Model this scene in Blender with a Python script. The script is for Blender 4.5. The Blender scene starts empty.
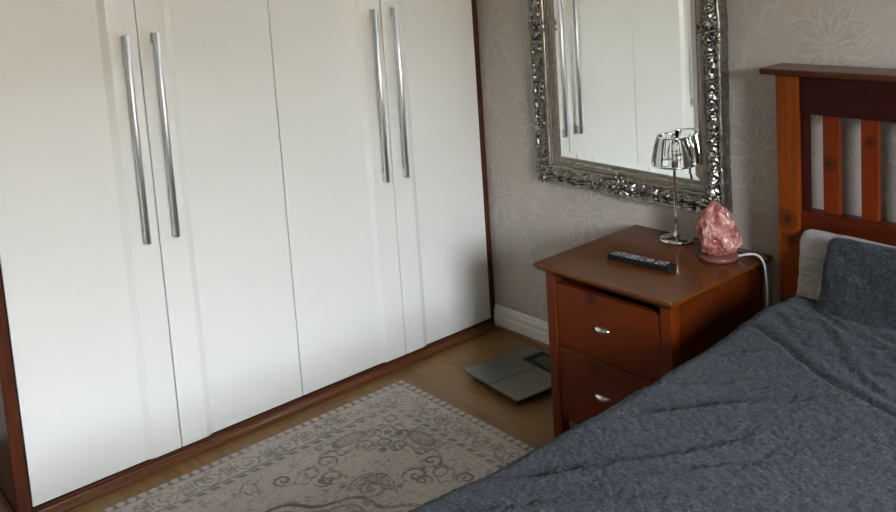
import bpy, bmesh, math, random
import numpy as np
from mathutils import Vector, Matrix

random.seed(7)
rng = np.random.default_rng(11)
S = bpy.context.scene
COL = S.collection

# ---------------------------------------------------------------- camera
CX, CY, FPX = 448.1, 72.6, 911.5
Rv = Vector((0.6449, 0.7615, -0.0649)); Uv = Vector((-0.0555, 0.1314, 0.9898)); Fv = Vector((-0.7622, 0.6348, -0.1270))
cam_d = bpy.data.cameras.new('camera'); cam = bpy.data.objects.new('camera', cam_d); COL.objects.link(cam)
m = Matrix((Rv, Uv, -Fv)).transposed().to_4x4(); m.translation = Vector((2.9156, -2.6155, 1.6542))
cam.matrix_world = m
cam_d.sensor_width = 36.0; cam_d.sensor_fit = 'HORIZONTAL'; cam_d.lens = FPX / 896 * 36.0
cam_d.shift_x = -(CX - 448) / 896; cam_d.shift_y = (CY - 256) / 896
cam_d.clip_start = 0.05; cam_d.clip_end = 300
S.camera = cam

# ---------------------------------------------------------------- daylight and exposure
RX, FY, CZ = 4.30, -3.90, 2.42             # right wall, wall behind the camera, ceiling
WY0, WY1, WZ0, WZ1 = -2.38, -1.50, 0.90, 2.15   # window opening in the right wall
W = bpy.data.worlds.new('sky'); S.world = W; W.use_nodes = True
bg = W.node_tree.nodes['Background']
bg.inputs['Color'].default_value = (0.90, 0.975, 1.06, 1); bg.inputs['Strength'].default_value = 1.0
ad = bpy.data.lights.new('window_portal', 'AREA'); ad.shape = 'RECTANGLE'; ad.size = WZ1 - WZ0; ad.size_y = WY1 - WY0
ad.cycles.is_portal = True
ao = bpy.data.objects.new('window_portal', ad); COL.objects.link(ao)
ao.location = (RX + 0.16, (WY0 + WY1) / 2, (WZ0 + WZ1) / 2); ao.rotation_euler = (0, math.radians(90), 0)
S.view_settings.view_transform = 'Standard'; S.view_settings.look = 'None'
S.view_settings.exposure = 6.52; S.view_settings.gamma = 1.0; S.view_settings.use_curve_mapping = False
S.cycles.use_denoising = True; S.cycles.sample_clamp_indirect = 12.0
S.cycles.max_bounces = 10; S.cycles.diffuse_bounces = 6; S.cycles.glossy_bounces = 6; S.cycles.transmission_bounces = 8

# ---------------------------------------------------------------- material helpers
def mat(name):
    M = bpy.data.materials.new(name); M.use_nodes = True
    nt = M.node_tree; b = nt.nodes['Principled BSDF']
    return M, nt, b
def setp(b, **k):
    names = dict(color='Base Color', rough='Roughness', metal='Metallic', coat='Coat Weight', coatr='Coat Roughness', spec='Specular IOR Level',
                 trans='Transmission Weight', ior='IOR', sheen='Sheen Weight', sheenr='Sheen Roughness', sss='Subsurface Weight', alpha='Alpha')
    for a, v in k.items():
        b.inputs[names[a]].default_value = (*v, 1) if a == 'color' else v
def N(nt, t, **k):
    n = nt.nodes.new(t)
    for a, v in k.items(): setattr(n, a, v)
    return n
def L(nt, a, b): nt.links.new(a, b)
def coords(nt, scale=(1, 1, 1), rot=(0, 0, 0), kind='Object'):
    tc = N(nt, 'ShaderNodeTexCoord'); mp = N(nt, 'ShaderNodeMapping')
    mp.inputs['Scale'].default_value = scale; mp.inputs['Rotation'].default_value = rot
    L(nt, tc.outputs[kind], mp.inputs['Vector']); return mp.outputs['Vector']
def noise(nt, vec, scale, detail=4, rough=.55, dist=0):
    n = N(nt, 'ShaderNodeTexNoise'); n.inputs['Scale'].default_value = scale; n.inputs['Detail'].default_value = detail
    n.inputs['Roughness'].default_value = rough; n.inputs['Distortion'].default_value = dist
    L(nt, vec, n.inputs['Vector']); return n.outputs['Fac']
def ramp(nt, fac, stops):
    r = N(nt, 'ShaderNodeValToRGB'); e = r.color_ramp.elements
    while len(e) < len(stops): e.new(.5)
    for el, (p, c) in zip(e, stops): el.position = p; el.color = (*c, 1) if len(c) == 3 else c
    L(nt, fac, r.inputs['Fac']); return r.outputs['Color']
def mixc(nt, fac, a, b):
    n = N(nt, 'ShaderNodeMix', data_type='RGBA')
    for s, v in ((0, fac), (6, a), (7, b)):
        if hasattr(v, 'is_output'): L(nt, v, n.inputs[s])
        else: n.inputs[s].default_value = v if s == 0 else (*v, 1)
    return n.outputs[2]
def bump(nt, b, h, strength, dist=.001, prev=None):
    n = N(nt, 'ShaderNodeBump'); n.inputs['Strength'].default_value = strength; n.inputs['Distance'].default_value = dist
    L(nt, h, n.inputs['Height'])
    if prev: L(nt, prev, n.inputs['Normal'])
    L(nt, n.outputs['Normal'], b.inputs['Normal']); return n.outputs['Normal']
def math_(nt, op, a, b=None):
    n = N(nt, 'ShaderNodeMath', operation=op)
    for i, v in enumerate((a, b)):
        if v is None: continue
        if hasattr(v, 'is_output'): L(nt, v, n.inputs[i])
        else: n.inputs[i].default_value = v
    return n.outputs[0]

def simple(name, color, rough=.5, **k):
    M, nt, b = mat(name); setp(b, color=color, rough=rough, **k); return M
def wood(name, dark, light, axis='z', rough=.35, coat=.3, fine=1.0, knots=(), spec=.22, lo=.3, hi=.7):
    """grain that runs along one axis; knots are (x, y, z, radius) in the thing's own metres"""
    M, nt, b = mat(name)
    st = {'x': (.06, 1, 1), 'y': (1, .06, 1), 'z': (1, 1, .06)}[axis]
    v = coords(nt, st)
    tc = N(nt, 'ShaderNodeTexCoord')
    n1 = noise(nt, v, 38 * fine, 5, .6, 1.2); n2 = noise(nt, v, 160 * fine, 3, .6)
    f = math_(nt, 'ADD', math_(nt, 'MULTIPLY', n1, .7), math_(nt, 'MULTIPLY', n2, .3))
    c = ramp(nt, f, [(lo, dark), (hi, light)])
    for (x, y, z, r) in knots:
        d = N(nt, 'ShaderNodeVectorMath', operation='DISTANCE'); L(nt, tc.outputs['Object'], d.inputs[0]); d.inputs[1].default_value = (x, y, z)
        q = ramp(nt, math_(nt, 'DIVIDE', d.outputs['Value'], r), [(0, (1, 1, 1)), (.35, (.75, .75, .75)), (.5, (.35, .35, .35)), (.62, (.6, .6, .6)), (1, (0, 0, 0))])
        c = mixc(nt, q, c, tuple(k * .3 for k in dark))
    L(nt, c, b.inputs['Base Color'])
    setp(b, rough=rough, coat=coat, coatr=.18, spec=spec)
    bump(nt, b, f, .08, .001)
    return M

# ---------------------------------------------------------------- mesh helpers
def tag(o, label=None, cat=None, group=None, kind=None):
    for k, v in (('label', label), ('category', cat), ('group', group), ('kind', kind)):
        if v: o[k] = v
    return o
def thing(name, loc, label, cat, group=None):
    o = bpy.data.objects.new(name, None); COL.objects.link(o); o.location = loc; o.empty_display_size = .05
    return tag(o, label, cat, group)
ORIGIN = {}
def origin(o): return ORIGIN.get(o.name, None) or (Vector(o.location) + (origin(o.parent) if o.parent else Vector((0, 0, 0))))
def link(name, me, M, parent=None, at=(0, 0, 0)):
    """link mesh whose vertices are relative to the world point `at`"""
    o = bpy.data.objects.new(name, me); COL.objects.link(o)
    if M and not me.materials: me.materials.append(M)
    p = Vector(at)
    if parent is not None:
        p = p - origin(parent); o.parent = parent
    o.location = p
    return o
def pymesh(name, V, F, smooth=False):
    me = bpy.data.meshes.new(name)
    me.from_pydata([tuple(v) for v in V], [], F); me.update()
    if smooth: me.polygons.foreach_set('use_smooth', [True] * len(me.polygons))
    return me
def fix(me):
    bm = bmesh.new(); bm.from_mesh(me); bmesh.ops.recalc_face_normals(bm, faces=bm.faces); bm.to_mesh(me); bm.free(); return me
def box_mesh(name, size, bev=.003, seg=2):
    """box centred at its origin"""
    bm = bmesh.new(); bmesh.ops.create_cube(bm, size=1)
    bmesh.ops.scale(bm, vec=size, verts=bm.verts)
    if bev > 0:
        bmesh.ops.bevel(bm, geom=bm.edges[:], offset=min(bev, min(size) * .45), segments=seg, affect='EDGES', profile=.6)
    me = bpy.data.meshes.new(name); bm.to_mesh(me); bm.free(); return me
def box(name, x0, x1, y0, y1, z0, z1, M, parent=None, bev=.003, seg=2):
    me = box_mesh(name, (x1 - x0, y1 - y0, z1 - z0), bev, seg)
    return link(name, me, M, parent, ((x0 + x1) / 2, (y0 + y1) / 2, (z0 + z1) / 2))
def grid_faces(nu, nv, wu=False, wv=False):
    i = np.arange(nu if wu else nu - 1)[:, None]; j = np.arange(nv if wv else nv - 1)[None, :]
    a = i * nv + j; b = ((i + 1) % nu) * nv + j; c = ((i + 1) % nu) * nv + (j + 1) % nv; d = i * nv + (j + 1) % nv
    return np.stack([a, b, c, d], -1).reshape(-1, 4)
def npmesh(name, V, F, smooth=True):
    V = np.asarray(V, np.float32).reshape(-1, 3); F = np.asarray(F, np.int32)
    me = bpy.data.meshes.new(name)
    me.vertices.add(len(V)); me.vertices.foreach_set('co', V.ravel())
    me.loops.add(F.size); me.loops.foreach_set('vertex_index', F.ravel())
    me.polygons.add(len(F)); me.polygons.foreach_set('loop_start', np.arange(0, F.size, 4, dtype=np.int32))
    me.update(calc_edges=True); me.validate()
    if smooth: me.polygons.foreach_set('use_smooth', np.ones(len(me.polygons), bool))
    return me
def lathe_mesh(name, prof, n=32, smooth=True):
    """prof: list of (r, z); closed at the ends by faces when r is tiny"""
    P = np.array(prof, float); a = np.linspace(0, 2 * np.pi, n, endpoint=False)
    V = np.stack([P[:, 0][None] * np.cos(a)[:, None], P[:, 0][None] * np.sin(a)[:, None], np.broadcast_to(P[:, 1][None], (n, len(P)))], -1)
    return fix(npmesh(name, V, grid_faces(n, len(P), wu=True), smooth))
def tube_mesh(name, pts, r, n=12, caps=True):
    P = [Vector(p) for p in pts]; rr = r if hasattr(r, '__len__') else [r] * len(P)
    V = []; t0 = (P[1] - P[0]).normalized(); u = t0.orthogonal().normalized()
    for i, p in enumerate(P):
        t = (P[min(i + 1, len(P) - 1)] - P[max(i - 1, 0)]).normalized()
        u = (u - t * u.dot(t)).normalized(); w = t.cross(u)
        for k in range(n):
            a = 2 * math.pi * k / n; V.append(p + (u * math.cos(a) + w * math.sin(a)) * rr[i])
    F = [tuple(q) for q in grid_faces(len(P), n, wv=True).tolist()]
    if caps: F += [tuple(range(n))[::-1], tuple(range((len(P) - 1) * n, len(P) * n))]
    me = pymesh(name, V, F, True); return fix(me)
def spline(pts, n=8):
    """Catmull-Rom through points"""
    P = [Vector(p) for p in pts]; P = [P[0] * 2 - P[1]] + P + [P[-1] * 2 - P[-2]]; out = []
    for i in range(1, len(P) - 2):
        for k in range(n):
            t = k / n; a, b, c, d = P[i - 1:i + 3]
            out.append(.5 * ((2 * b) + (c - a) * t + (2 * a - 5 * b + 4 * c - d) * t * t + (3 * b - a - 3 * c + d) * t ** 3))
    return out + [P[-2]]
def prism(name, poly, axis, a, b, M, parent=None, bev=0):
    """extrude a 2-D polygon along an axis from a to b; poly in the two other axes in order"""
    idx = {'x': (1, 2, 0), 'y': (0, 2, 1), 'z': (0, 1, 2)}[axis]; V = []
    for t in (a, b):
        for (p, q) in poly:
            v = [0, 0, 0]; v[idx[0]] = p; v[idx[1]] = q; v[idx[2]] = t; V.append(v)
    n = len(poly); F = [tuple(range(n)), tuple(range(n, 2 * n))] + [(i, (i + 1) % n, n + (i + 1) % n, n + i) for i in range(n)]
    c = np.mean(np.array(V), 0); me = fix(pymesh(name, np.array(V) - c, F))
    if bev:
        bm = bmesh.new(); bm.from_mesh(me); bmesh.ops.bevel(bm, geom=bm.edges[:], offset=bev, segments=2, affect='EDGES'); bm.to_mesh(me); bm.free()
    return link(name, me, M, parent, c)
def fbm2(x, y, seed, octaves=4, base=1.0):
    """smooth value noise on arrays"""
    out = np.zeros_like(x); amp = 1.0; r = np.random.default_rng(seed)
    T = r.random((256, 256))
    f = base
    for o in range(octaves):
        u = x * f + 17.3 * o; v = y * f + 5.7 * o
        i = np.floor(u).astype(int); j = np.floor(v).astype(int); s = u - i; t = v - j
        s = s * s * (3 - 2 * s); t = t * t * (3 - 2 * t)
        g = lambda a, b: T[a % 256, b % 256]
        out += amp * ((g(i, j) * (1 - s) + g(i + 1, j) * s) * (1 - t) + (g(i, j + 1) * (1 - s) + g(i + 1, j + 1) * s) * t - .5)
        amp *= .5; f *= 2
    return out
def attr(me, name, vals):
    a = me.attributes.new(name, 'FLOAT', 'POINT'); a.data.foreach_set('value', np.asarray(vals, np.float32).ravel())

# ================================================================ THE SETTING
# --- floor: laminate planks running along the back wall
M_sub = simple('underlay', (.05, .03, .02), .9)
fl = box('floor', -.75, RX + .02, FY - .02, .02, -.06, -.010, M_sub, bev=0); tag(fl, kind='structure')
PL = []
for k, (dk, lt) in enumerate([((.145, .070, .020), (.245, .134, .044)), ((.135, .063, .018), (.228, .122, .039)), ((.152, .076, .023), (.255, .142, .048))]):
    PL.append(wood('floor_laminate_%d' % k, dk, lt, 'x', .34, .15, .8))
row, y1 = 0, .0
while y1 > FY:
    y0 = max(y1 - .192, FY); x0 = -.62 - (row * .47) % 1.28
    while x0 < RX:
        a, b = max(x0, -.62), min(x0 + 1.28, RX)
        if b - a > .02: box('plank', a + .0004, b - .0004, y0 + .0004, y1 - .0004, -.010, 0, random.choice(PL), fl, bev=.0009, seg=1)
        x0 += 1.28
    y1 = y0; row += 1

# --- wallpaper: embossed damask; the ornament is drawn once on a tile and read into a fine grid
def damask_tile(n=(200, 280), size=(.50, .70)):
    U, V = np.meshgrid((np.arange(n[0]) + .5) / n[0] * size[0], (np.arange(n[1]) + .5) / n[1] * size[1], indexing='ij')
    fill = np.zeros(n); line = np.zeros(n)
    def wrap(cx, cy):
        return (U - cx + size[0] / 2) % size[0] - size[0] / 2, (V - cy + size[1] / 2) % size[1] - size[1] / 2
    def leaf(cx, cy, ang, ln, wd, bend=0.):
        du, dv = wrap(cx, cy); c, s = math.cos(ang), math.sin(ang)
        p = (du * c + dv * s) / ln; q = -du * s + dv * c - bend * ln * (p - p * p) * 1.5
        ok = (p > 0) & (p < 1); w = wd * np.sin(np.pi * np.clip(p, 0, 1)) ** .75
        d = (w - np.abs(q)); inside = ok & (d > 0)
        fill[:] = np.maximum(fill, np.where(inside, .55 + .45 * np.exp(-(d / .003) ** 2), 0))
        line[:] = np.maximum(line, np.where(ok, np.exp(-(d / .0030) ** 2), 0))
        line[:] = np.maximum(line, np.where(inside, .7 * np.exp(-(q / .0018) ** 2), 0))
    def stroke(pts, w=.0036):
        P = np.array(pts)
        for a, b in zip(P[:-1], P[1:]):
            du, dv = wrap(*a); e = b - a; l2 = e @ e
            t = np.clip((du * e[0] + dv * e[1]) / l2, 0, 1); d = np.hypot(du - t * e[0], dv - t * e[1])
            line[:] = np.maximum(line, np.exp(-(d / w) ** 2))
    def motif(cx, cy, k=1.0):
        leaf(cx, cy, math.pi / 2, .105 * k, .021 * k)
        for s in (1, -1):
            for (ang, ln, wd, oy, bd) in ((60, .095, .017, -.004, .22), (28, .10, .021, -.012, .30), (-8, .085, .018, -.022, .32), (-48, .075, .014, -.03, .3)):
                a = math.radians(ang) if s > 0 else math.pi - math.radians(ang)
                leaf(cx + s * .006, cy + oy * k, a, ln * k, wd * k, bd * s)
            th = np.linspace(0, 4.6, 22); r = (.034 - .0055 * th) * k
            stroke([(cx + s * (.060 * k - r_ * math.cos(t_)), cy - .085 * k - r_ * math.sin(t_)) for t_, r_ in zip(th, r)])
            stroke([(cx + s * (.010 + .016 * math.sin(t_ * 3.0)) * k, cy - (.03 + .20 * t_) * k) for t_ in np.linspace(0, 1, 14)], .0026)
        leaf(cx, cy - .045 * k, -math.pi / 2, .09 * k, .016 * k)
    def vine(cx, cy, s):
        P = [(cx + s * .045 * math.sin(t * 2 * math.pi), cy + .33 * t) for t in np.linspace(0, 1, 30)]
        stroke(P, .0028)
        for i, t in enumerate(np.linspace(.05, .95, 9)):
            x = cx + s * .045 * math.sin(t * 2 * math.pi); sd = 1 if i % 2 else -1
            leaf(x, cy + .33 * t, math.radians(90 - sd * 48), .062, .013, .3 * sd)
            th = np.linspace(0, 4.2, 14)
            stroke([(x - sd * (.022 - (.020 - .004 * a) * math.cos(a)), cy + .33 * t + (.020 - .004 * a) * math.sin(a)) for a in th], .0022)
    motif(.125, .53, 1.38); motif(.375, .18, 1.38)
    vine(.125, .03, 1); vine(.375, .38, -1); vine(.25, .22, 1); vine(.0, .57, -1)
    return fill, line
T_fill, T_line = damask_tile()
def paper(x, z):
    i = np.floor(((x + .057) / .50 % 1) * T_fill.shape[0]).astype(int) % T_fill.shape[0]
    j = np.floor(((z + .60) / .70 % 1) * T_fill.shape[1]).astype(int) % T_fill.shape[1]
    return T_fill[i, j], T_line[i, j]
M_paper, nt, b = mat('damask_wallpaper')
af = N(nt, 'ShaderNodeAttribute', attribute_name='fill').outputs['Fac']; al = N(nt, 'ShaderNodeAttribute', attribute_name='line').outputs['Fac']
v = coords(nt, (1, 1, 1)); nz = noise(nt, coords(nt, (1, 1, .25)), 260, 3); blot = noise(nt, v, 2.2, 3)
c0 = mixc(nt, nz, (.425, .378, .330), (.485, .435, .384))
c1 = mixc(nt, math_(nt, 'MULTIPLY', af, .55), c0, (.335, .297, .262))
c2 = mixc(nt, math_(nt, 'MULTIPLY', al, .60), c1, (.60, .56, .51))
L(nt, c2, b.inputs['Base Color'])
L(nt, math_(nt, 'SUBTRACT', .58, math_(nt, 'MULTIPLY', af, .16)), b.inputs['Roughness'])
bp = bump(nt, b, math_(nt, 'ADD', af, math_(nt, 'MULTIPLY', al, 1.2)), .5, .0015)
bump(nt, b, nz, .08, .0006, bp)
def wall_grid(name, us, vs, to3, flip=False):
    U, V = np.meshgrid(us, vs, indexing='ij'); P = to3(U, V)
    F = grid_faces(len(us), len(vs));  F = F[:, ::-1] if flip else F
    me = npmesh(name, P, F, False); f_, l_ = paper(U, V); attr(me, 'fill', f_); attr(me, 'line', l_)
    o = link(name, me, M_paper); return tag(o, kind='structure')
xs = np.concatenate([[-.75, -.3], np.arange(-.02, 2.4, .0042), np.arange(2.45, RX + .05, .1)])
zs = np.concatenate([[-.06], np.arange(.06, 1.75, .0042), np.arange(1.8, CZ + .05, .1)])
wall_grid('wall_back', xs, zs, lambda U, V: np.stack([U, np.zeros_like(U), V], -1))
plaster, nt, b = mat('painted_plaster'); setp(b, color=(.40, .36, .32), rough=.75); bump(nt, b, noise(nt, coords(nt), 90, 4), .08, .001)
white_paint = simple('ceiling_paint', (.70, .68, .65), .8)
tag(box('wall_left', -.75, -.64, FY - .02, -.0, -.06, CZ, plaster, bev=0), kind='structure')
tag(box('wall_front', -.75, RX + .12, FY - .12, FY, -.06, CZ, plaster, bev=0), kind='structure')
tag(box('ceiling', -.75, RX + .12, FY - .12, .0, CZ, CZ + .1, white_paint, bev=0), kind='structure')
bmv, bmf = [], []
for (ya, yb, za, zb) in ((FY, WY0, -.06, CZ), (WY1, 0, -.06, CZ), (WY0, WY1, -.06, WZ0), (WY0, WY1, WZ1, CZ)):
    k = len(bmv); bmv += [(x, y, z) for x in (RX, RX + .14) for y in (ya, yb) for z in (za, zb)]
    bmf += [tuple(k + q for q in f) for f in ((0, 1, 3, 2), (4, 6, 7, 5), (0, 4, 5, 1), (2, 3, 7, 6), (0, 2, 6, 4), (1, 5, 7, 3))]
tag(link('wall_right', fix(pymesh('wall_right', bmv, bmf)), plaster), kind='structure')
# --- window with frame, mullion, panes and sill (beside the bed, out of frame; the room's daylight)
upvc = simple('white_window_plastic', (.8, .8, .79), .3)
gl = bpy.data.materials.new('window_glass'); gl.use_nodes = True; nt = gl.node_tree
for n_ in list(nt.nodes): nt.nodes.remove(n_)
om = N(nt, 'ShaderNodeOutputMaterial'); mx = N(nt, 'ShaderNodeMixShader'); tr = N(nt, 'ShaderNodeBsdfTransparent'); gg = N(nt, 'ShaderNodeBsdfGlossy')
gg.inputs['Roughness'].default_value = .01; fr = N(nt, 'ShaderNodeFresnel'); L(nt, math_(nt, 'MULTIPLY', fr.outputs[0], .8), mx.inputs[0])
L(nt, tr.outputs[0], mx.inputs[1]); L(nt, gg.outputs[0], mx.inputs[2]); L(nt, mx.outputs[0], om.inputs[0])
win = bpy.data.objects.new('window_1', None); COL.objects.link(win); win.location = (RX + .07, (WY0 + WY1) / 2, WZ0); tag(win, kind='structure')
ym = (WY0 + WY1) / 2
for (ya, yb, za, zb) in ((WY0, WY1, WZ0, WZ0 + .06), (WY0, WY1, WZ1 - .06, WZ1), (WY0, WY0 + .06, WZ0 + .06, WZ1 - .06), (WY1 - .06, WY1, WZ0 + .06, WZ1 - .06)):
    box('window_frame', RX + .04, RX + .10, ya, yb, za, zb, upvc, win, .004)
for (ya, yb) in ((WY0 + .06, WY1 - .06),): box('pane', RX + .066, RX + .072, ya, yb, WZ0 + .06, WZ1 - .06, gl, win, 0)
box('window_sill', RX - .14, RX + .04, WY0 - .05, WY1 + .05, WZ0 - .035, WZ0 - .002, upvc, win, .006)
# ground outside, one storey below
tag(box('ground_outside', RX + .6, RX + 90, -60, 60, -3.2, -3.0, simple('lawn', (.10, .12, .06), .9), bev=0), kind='structure')
tag(box('sky_blocker', RX + 15, RX + 23, -14, 9, -3.0, 4.2, simple('sky_blocker_tan', (.30, .235, .165), .9), bev=0), kind='structure')  # unseen tan block, added to narrow the sky and darken the upper doors
# --- skirting board with stepped top, and the wooden bead along its foot
gloss_white = simple('white_gloss_skirting', (.76, .74, .69), .35, coat=.2)
sk = [(0, 0), (-.018, 0), (-.018, .052), (-.0135, .056), (-.0135, .064), (-.016, .068), (-.016, .078), (-.010, .083), (-.010, .088), (-.006, .097), (0, .101)]
tag(prism('baseboard_back', [(y - .0005, z) for y, z in sk], 'x', .004, RX - .002, gloss_white), kind='structure')
M_bead = wood('oak_bead', (.16, .075, .028), (.27, .145, .06), 'x', .35, .2)
q = [(-.0185 - .012 * math.sin(a), .012 * math.cos(a)) for a in np.linspace(0, math.pi / 2, 6)]
tag(prism('trim_1', [(-.0185, 0)] + q, 'x', .03, RX - .01, M_bead), kind='structure')

# ================================================================ WARDROBE
WD = thing('wardrobe', (-.3, -1.01, 0), 'large four-door wardrobe with plain cream-white doors and brown wood sides', 'wardrobe')
M_carc = wood('mahogany_veneer', (.048, .011, .005), (.105, .028, .011), 'z', .32, .2)
M_carcy = wood('mahogany_veneer_flat', (.055, .017, .008), (.120, .040, .017), 'y', .32, .35)
M_mould = wood('plinth_moulding_wood', (.085, .027, .008), (.165, .060, .019), 'y', .32, .3)
M_door, nt, b = mat('cream_white_door_foil'); setp(b, color=(.80, .80, .760), rough=.36, spec=.5, coat=.35, coatr=.16)
bump(nt, b, noise(nt, coords(nt), 60, 2), .02, .0008)
YL, YR, DB, WT = -1.9784, -.030, .042, 2.28
dw = (YR - YL) / 4
box('side_panel', -.61, 0, YR + .002, -.003, 0, WT, M_carc, WD, .002)
box('side_panel', -.61, 0, YL - .042, YL - .003, 0, WT, M_carc, WD, .002)
box('top_panel', -.61, 0, YL, YR, WT - .036, WT, M_carcy, WD, .002)
box('back_panel', -.61, -.60, YL, YR, .05, WT - .04, M_carcy, WD, 0)
box('bottom_panel', -.60, -.026, YL, YR, .036, .054, M_carcy, WD, 0)
box('plinth', -.020, -.001, YL, YR, 0, .0335, M_carcy, WD, .001)
mp_ = [(0, 0), (.030, 0), (.030, .006), (.027, .014), (.021, .019), (.012, .022), (.010, .027), (0, .028)]
prism('plinth_moulding', mp_, 'y', YL - .044, -.034, M_mould, WD)
prism('plinth_moulding', [(YL - .044 - a, z) for a, z in mp_], 'x', -.60, .03, M_mould, WD)
chrome_brushed, nt, b = mat('brushed_aluminium'); setp(b, color=(.74, .75, .77), metal=1.0, rough=.34)
# door with a raised flat strip along the handle side: profile swept from bottom to top
def door_mesh(side):
    g = .0016; w = dw - 2 * g; t = .018
    prof = [(0, -t), (0, -.0015), (.0015, 0), (w - .118, 0), (w - .114, .0015), (w - .096, .0085), (w - .0925, .0095), (w - .002, .0095), (w, .0075), (w, -t)]
    h = WT - .04 - DB
    pts = [((a if side > 0 else w - a), x) for a, x in prof]
    V = [(x, y - w / 2, z) for z in (0, h) for y, x in pts]; n = len(pts)
    F = [tuple(range(n)), tuple(range(n, 2 * n))] + [(i, (i + 1) % n, n + (i + 1) % n, n + i) for i in range(n)]
    return fix(pymesh('door', V, F))
dm = {1: door_mesh(1), -1: door_mesh(-1)}
def handle_mesh(side):
    bm = bmesh.new(); H = .686; r = .0098; ox = .034
    n = 20
    rings = []
    for z in (-H / 2, -H / 2 + .0015, H / 2 - .0015, H / 2):
        rr = r - (.0012 if abs(z) > H / 2 - .001 else 0)
        rings.append([bm.verts.new((ox + rr * 1.0 * math.cos(2 * math.pi * k / n), rr * math.sin(2 * math.pi * k / n), z)) for k in range(n)])
    for a, b_ in zip(rings[:-1], rings[1:]):
        for k in range(n):
            f = bm.faces.new((a[k], a[(k + 1) % n], b_[(k + 1) % n], b_[k])); f.smooth = True
    bm.faces.new(rings[0][::-1]); bm.faces.new(rings[-1])
    for z in (-H / 2 + .018, H / 2 - .018):
        geo = bmesh.ops.create_cube(bm, size=1); bmesh.ops.scale(bm, vec=(.026, .010, .034), verts=geo['verts']); bmesh.ops.translate(bm, vec=(.0185, 0, z), verts=geo['verts'])
    me = bpy.data.meshes.new('handle'); bm.to_mesh(me); bm.free(); me.materials.append(chrome_brushed); return me
hm = handle_mesh(1)
for i in range(4):
    side = 1 if i % 2 == 0 else -1
    yc = YL + (i + .5) * dw
    d = link('door', dm[side], M_door, WD, (0, yc, DB))
    h_ = link('handle', hm, chrome_brushed, d, (.0045, YL + (i + .5 + side * .5) * dw - side * .050, 1.126))

# ================================================================ WALL MIRROR
MX0, MX1, MZ0, MZ1 = .344, 1.225, .726, 1.975
fw, gd = .106, -.022
MR = thing('wall_mirror', ((MX0 + MX1) / 2, -.008, MZ0), 'large mirror in ornate antique-silver frame hanging on the wallpapered wall', 'mirror')
silver, nt, b = mat('antique_silver_leaf')
nn = noise(nt, coords(nt), 45, 5, .6)
L(nt, ramp(nt, nn, [(.3, (.15, .13, .11)), (.6, (.33, .31, .285)), (.78, (.58, .56, .52))]), b.inputs['Base Color'])
setp(b, metal=.95, rough=.27); bump(nt, b, noise(nt, coords(nt), 220, 3), .25, .001)
bronze, nt, b = mat('aged_champagne_slip')
L(nt, ramp(nt, noise(nt, coords(nt), 60, 4), [(.3, (.20, .165, .125)), (.7, (.33, .29, .235))]), b.inputs['Base Color']); setp(b, metal=.85, rough=.38)
mirror_m = simple('mirror_silvering', (.90, .92, .90), .008, metal=1.0)
# frame rail: profile over width s (0 outer .. fw inner), height h; ornament displaced between beads
sarr = np.concatenate([[0, .0], np.linspace(0, .012, 5)[1:], np.linspace(.014, .066, 22), np.linspace(.068, .080, 7), np.linspace(.082, fw, 10)])
def prof_h(s):
    h = np.zeros_like(s)
    base = np.interp(s, [0, .004, .012, .020, .040, .062, .068, .074, .080, .086, .104, fw], [.038, .046, .044, .034, .048, .040, .040, .046, .038, .032, .026, .023])
    return base
def rail(name, length, seed, orn):
    ts = np.linspace(0, 1, int(length / .0035)); Sg, Tg = np.meshgrid(sarr, ts, indexing='ij')
    Lg = Sg * 1.0
    along = (Tg - .5) * (length - 2 * Sg)                # mitred ends
    h = prof_h(Sg)
    band = np.clip((Sg - .010) / .006, 0, 1) * np.clip((.066 - Sg) / .006, 0, 1)
    mid = np.exp(-(along / .085) ** 2); end = np.exp(-((np.abs(along) - (length / 2 - .06)) / .06) ** 2)
    ph = along / .052
    zig = (ph % 1) - .5
    v = (Sg - .040) / .026
    leafy = np.cos(2 * np.pi * (ph + .32 * np.abs(v) + .15 * np.sin(2 * np.pi * ph))) * .5 + .5
    curl = np.cos(2 * np.pi * (np.hypot(zig * 2.0, v * .9) * 1.7 + np.arctan2(v, zig * 2) / (2 * np.pi)))
    nz_ = fbm2(along * 75 + 50, Sg * 90 + 20, seed, 3)
    rel = .0042 * leafy ** 2 + .0026 * curl + .0095 * nz_
    big = .012 * (mid + .9 * end) * (np.cos(2 * np.pi * (np.hypot(along / .03, v) - .0)) * .35 + .65 + 1.3 * fbm2(along * 55, Sg * 60, seed + 3, 2))
    h = h + band * (rel + big)
    bead = 0 * Sg
    bead2 = np.exp(-((Sg - .006) / .004) ** 2) * .003
    h = h + bead + bead2
    out = np.clip(.020 - Sg, 0, .020) / .020 * .004 * (fbm2(along * 60, along * 0, seed + 9, 2) + (mid + end) * .8)
    h[0, :] = 0.0                                         # outer wall face
    return Sg - out, along, h
def place_rail(o_name, which, seed):
    cx, cz = (MX0 + MX1) / 2, (MZ0 + MZ1) / 2; w, hgt = MX1 - MX0, MZ1 - MZ0
    ln = w if which in 'bt' else hgt
    s, a, h = rail(o_name, ln, seed, None)
    if which == 'b': P = (cx + a, MZ0 + s)
    if which == 't': P = (cx + a, MZ1 - s)
    if which == 'l': P = (MX0 + s, cz + a)
    if which == 'r': P = (MX1 - s, cz + a)
    V = np.stack([P[0], -h - .002, P[1]], -1); c = np.array([cx, 0, MZ0])
    me = fix(npmesh(o_name, V - c, grid_faces(*s.shape), True)); return me, c
for which, nm, sd in (('b', 'bottom_rail', 3), ('t', 'top_rail', 5), ('l', 'left_rail', 8), ('r', 'right_rail', 13)):
    me, c = place_rail('frame_rail', which, sd); link('frame_rail', me, silver, MR, c)
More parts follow.
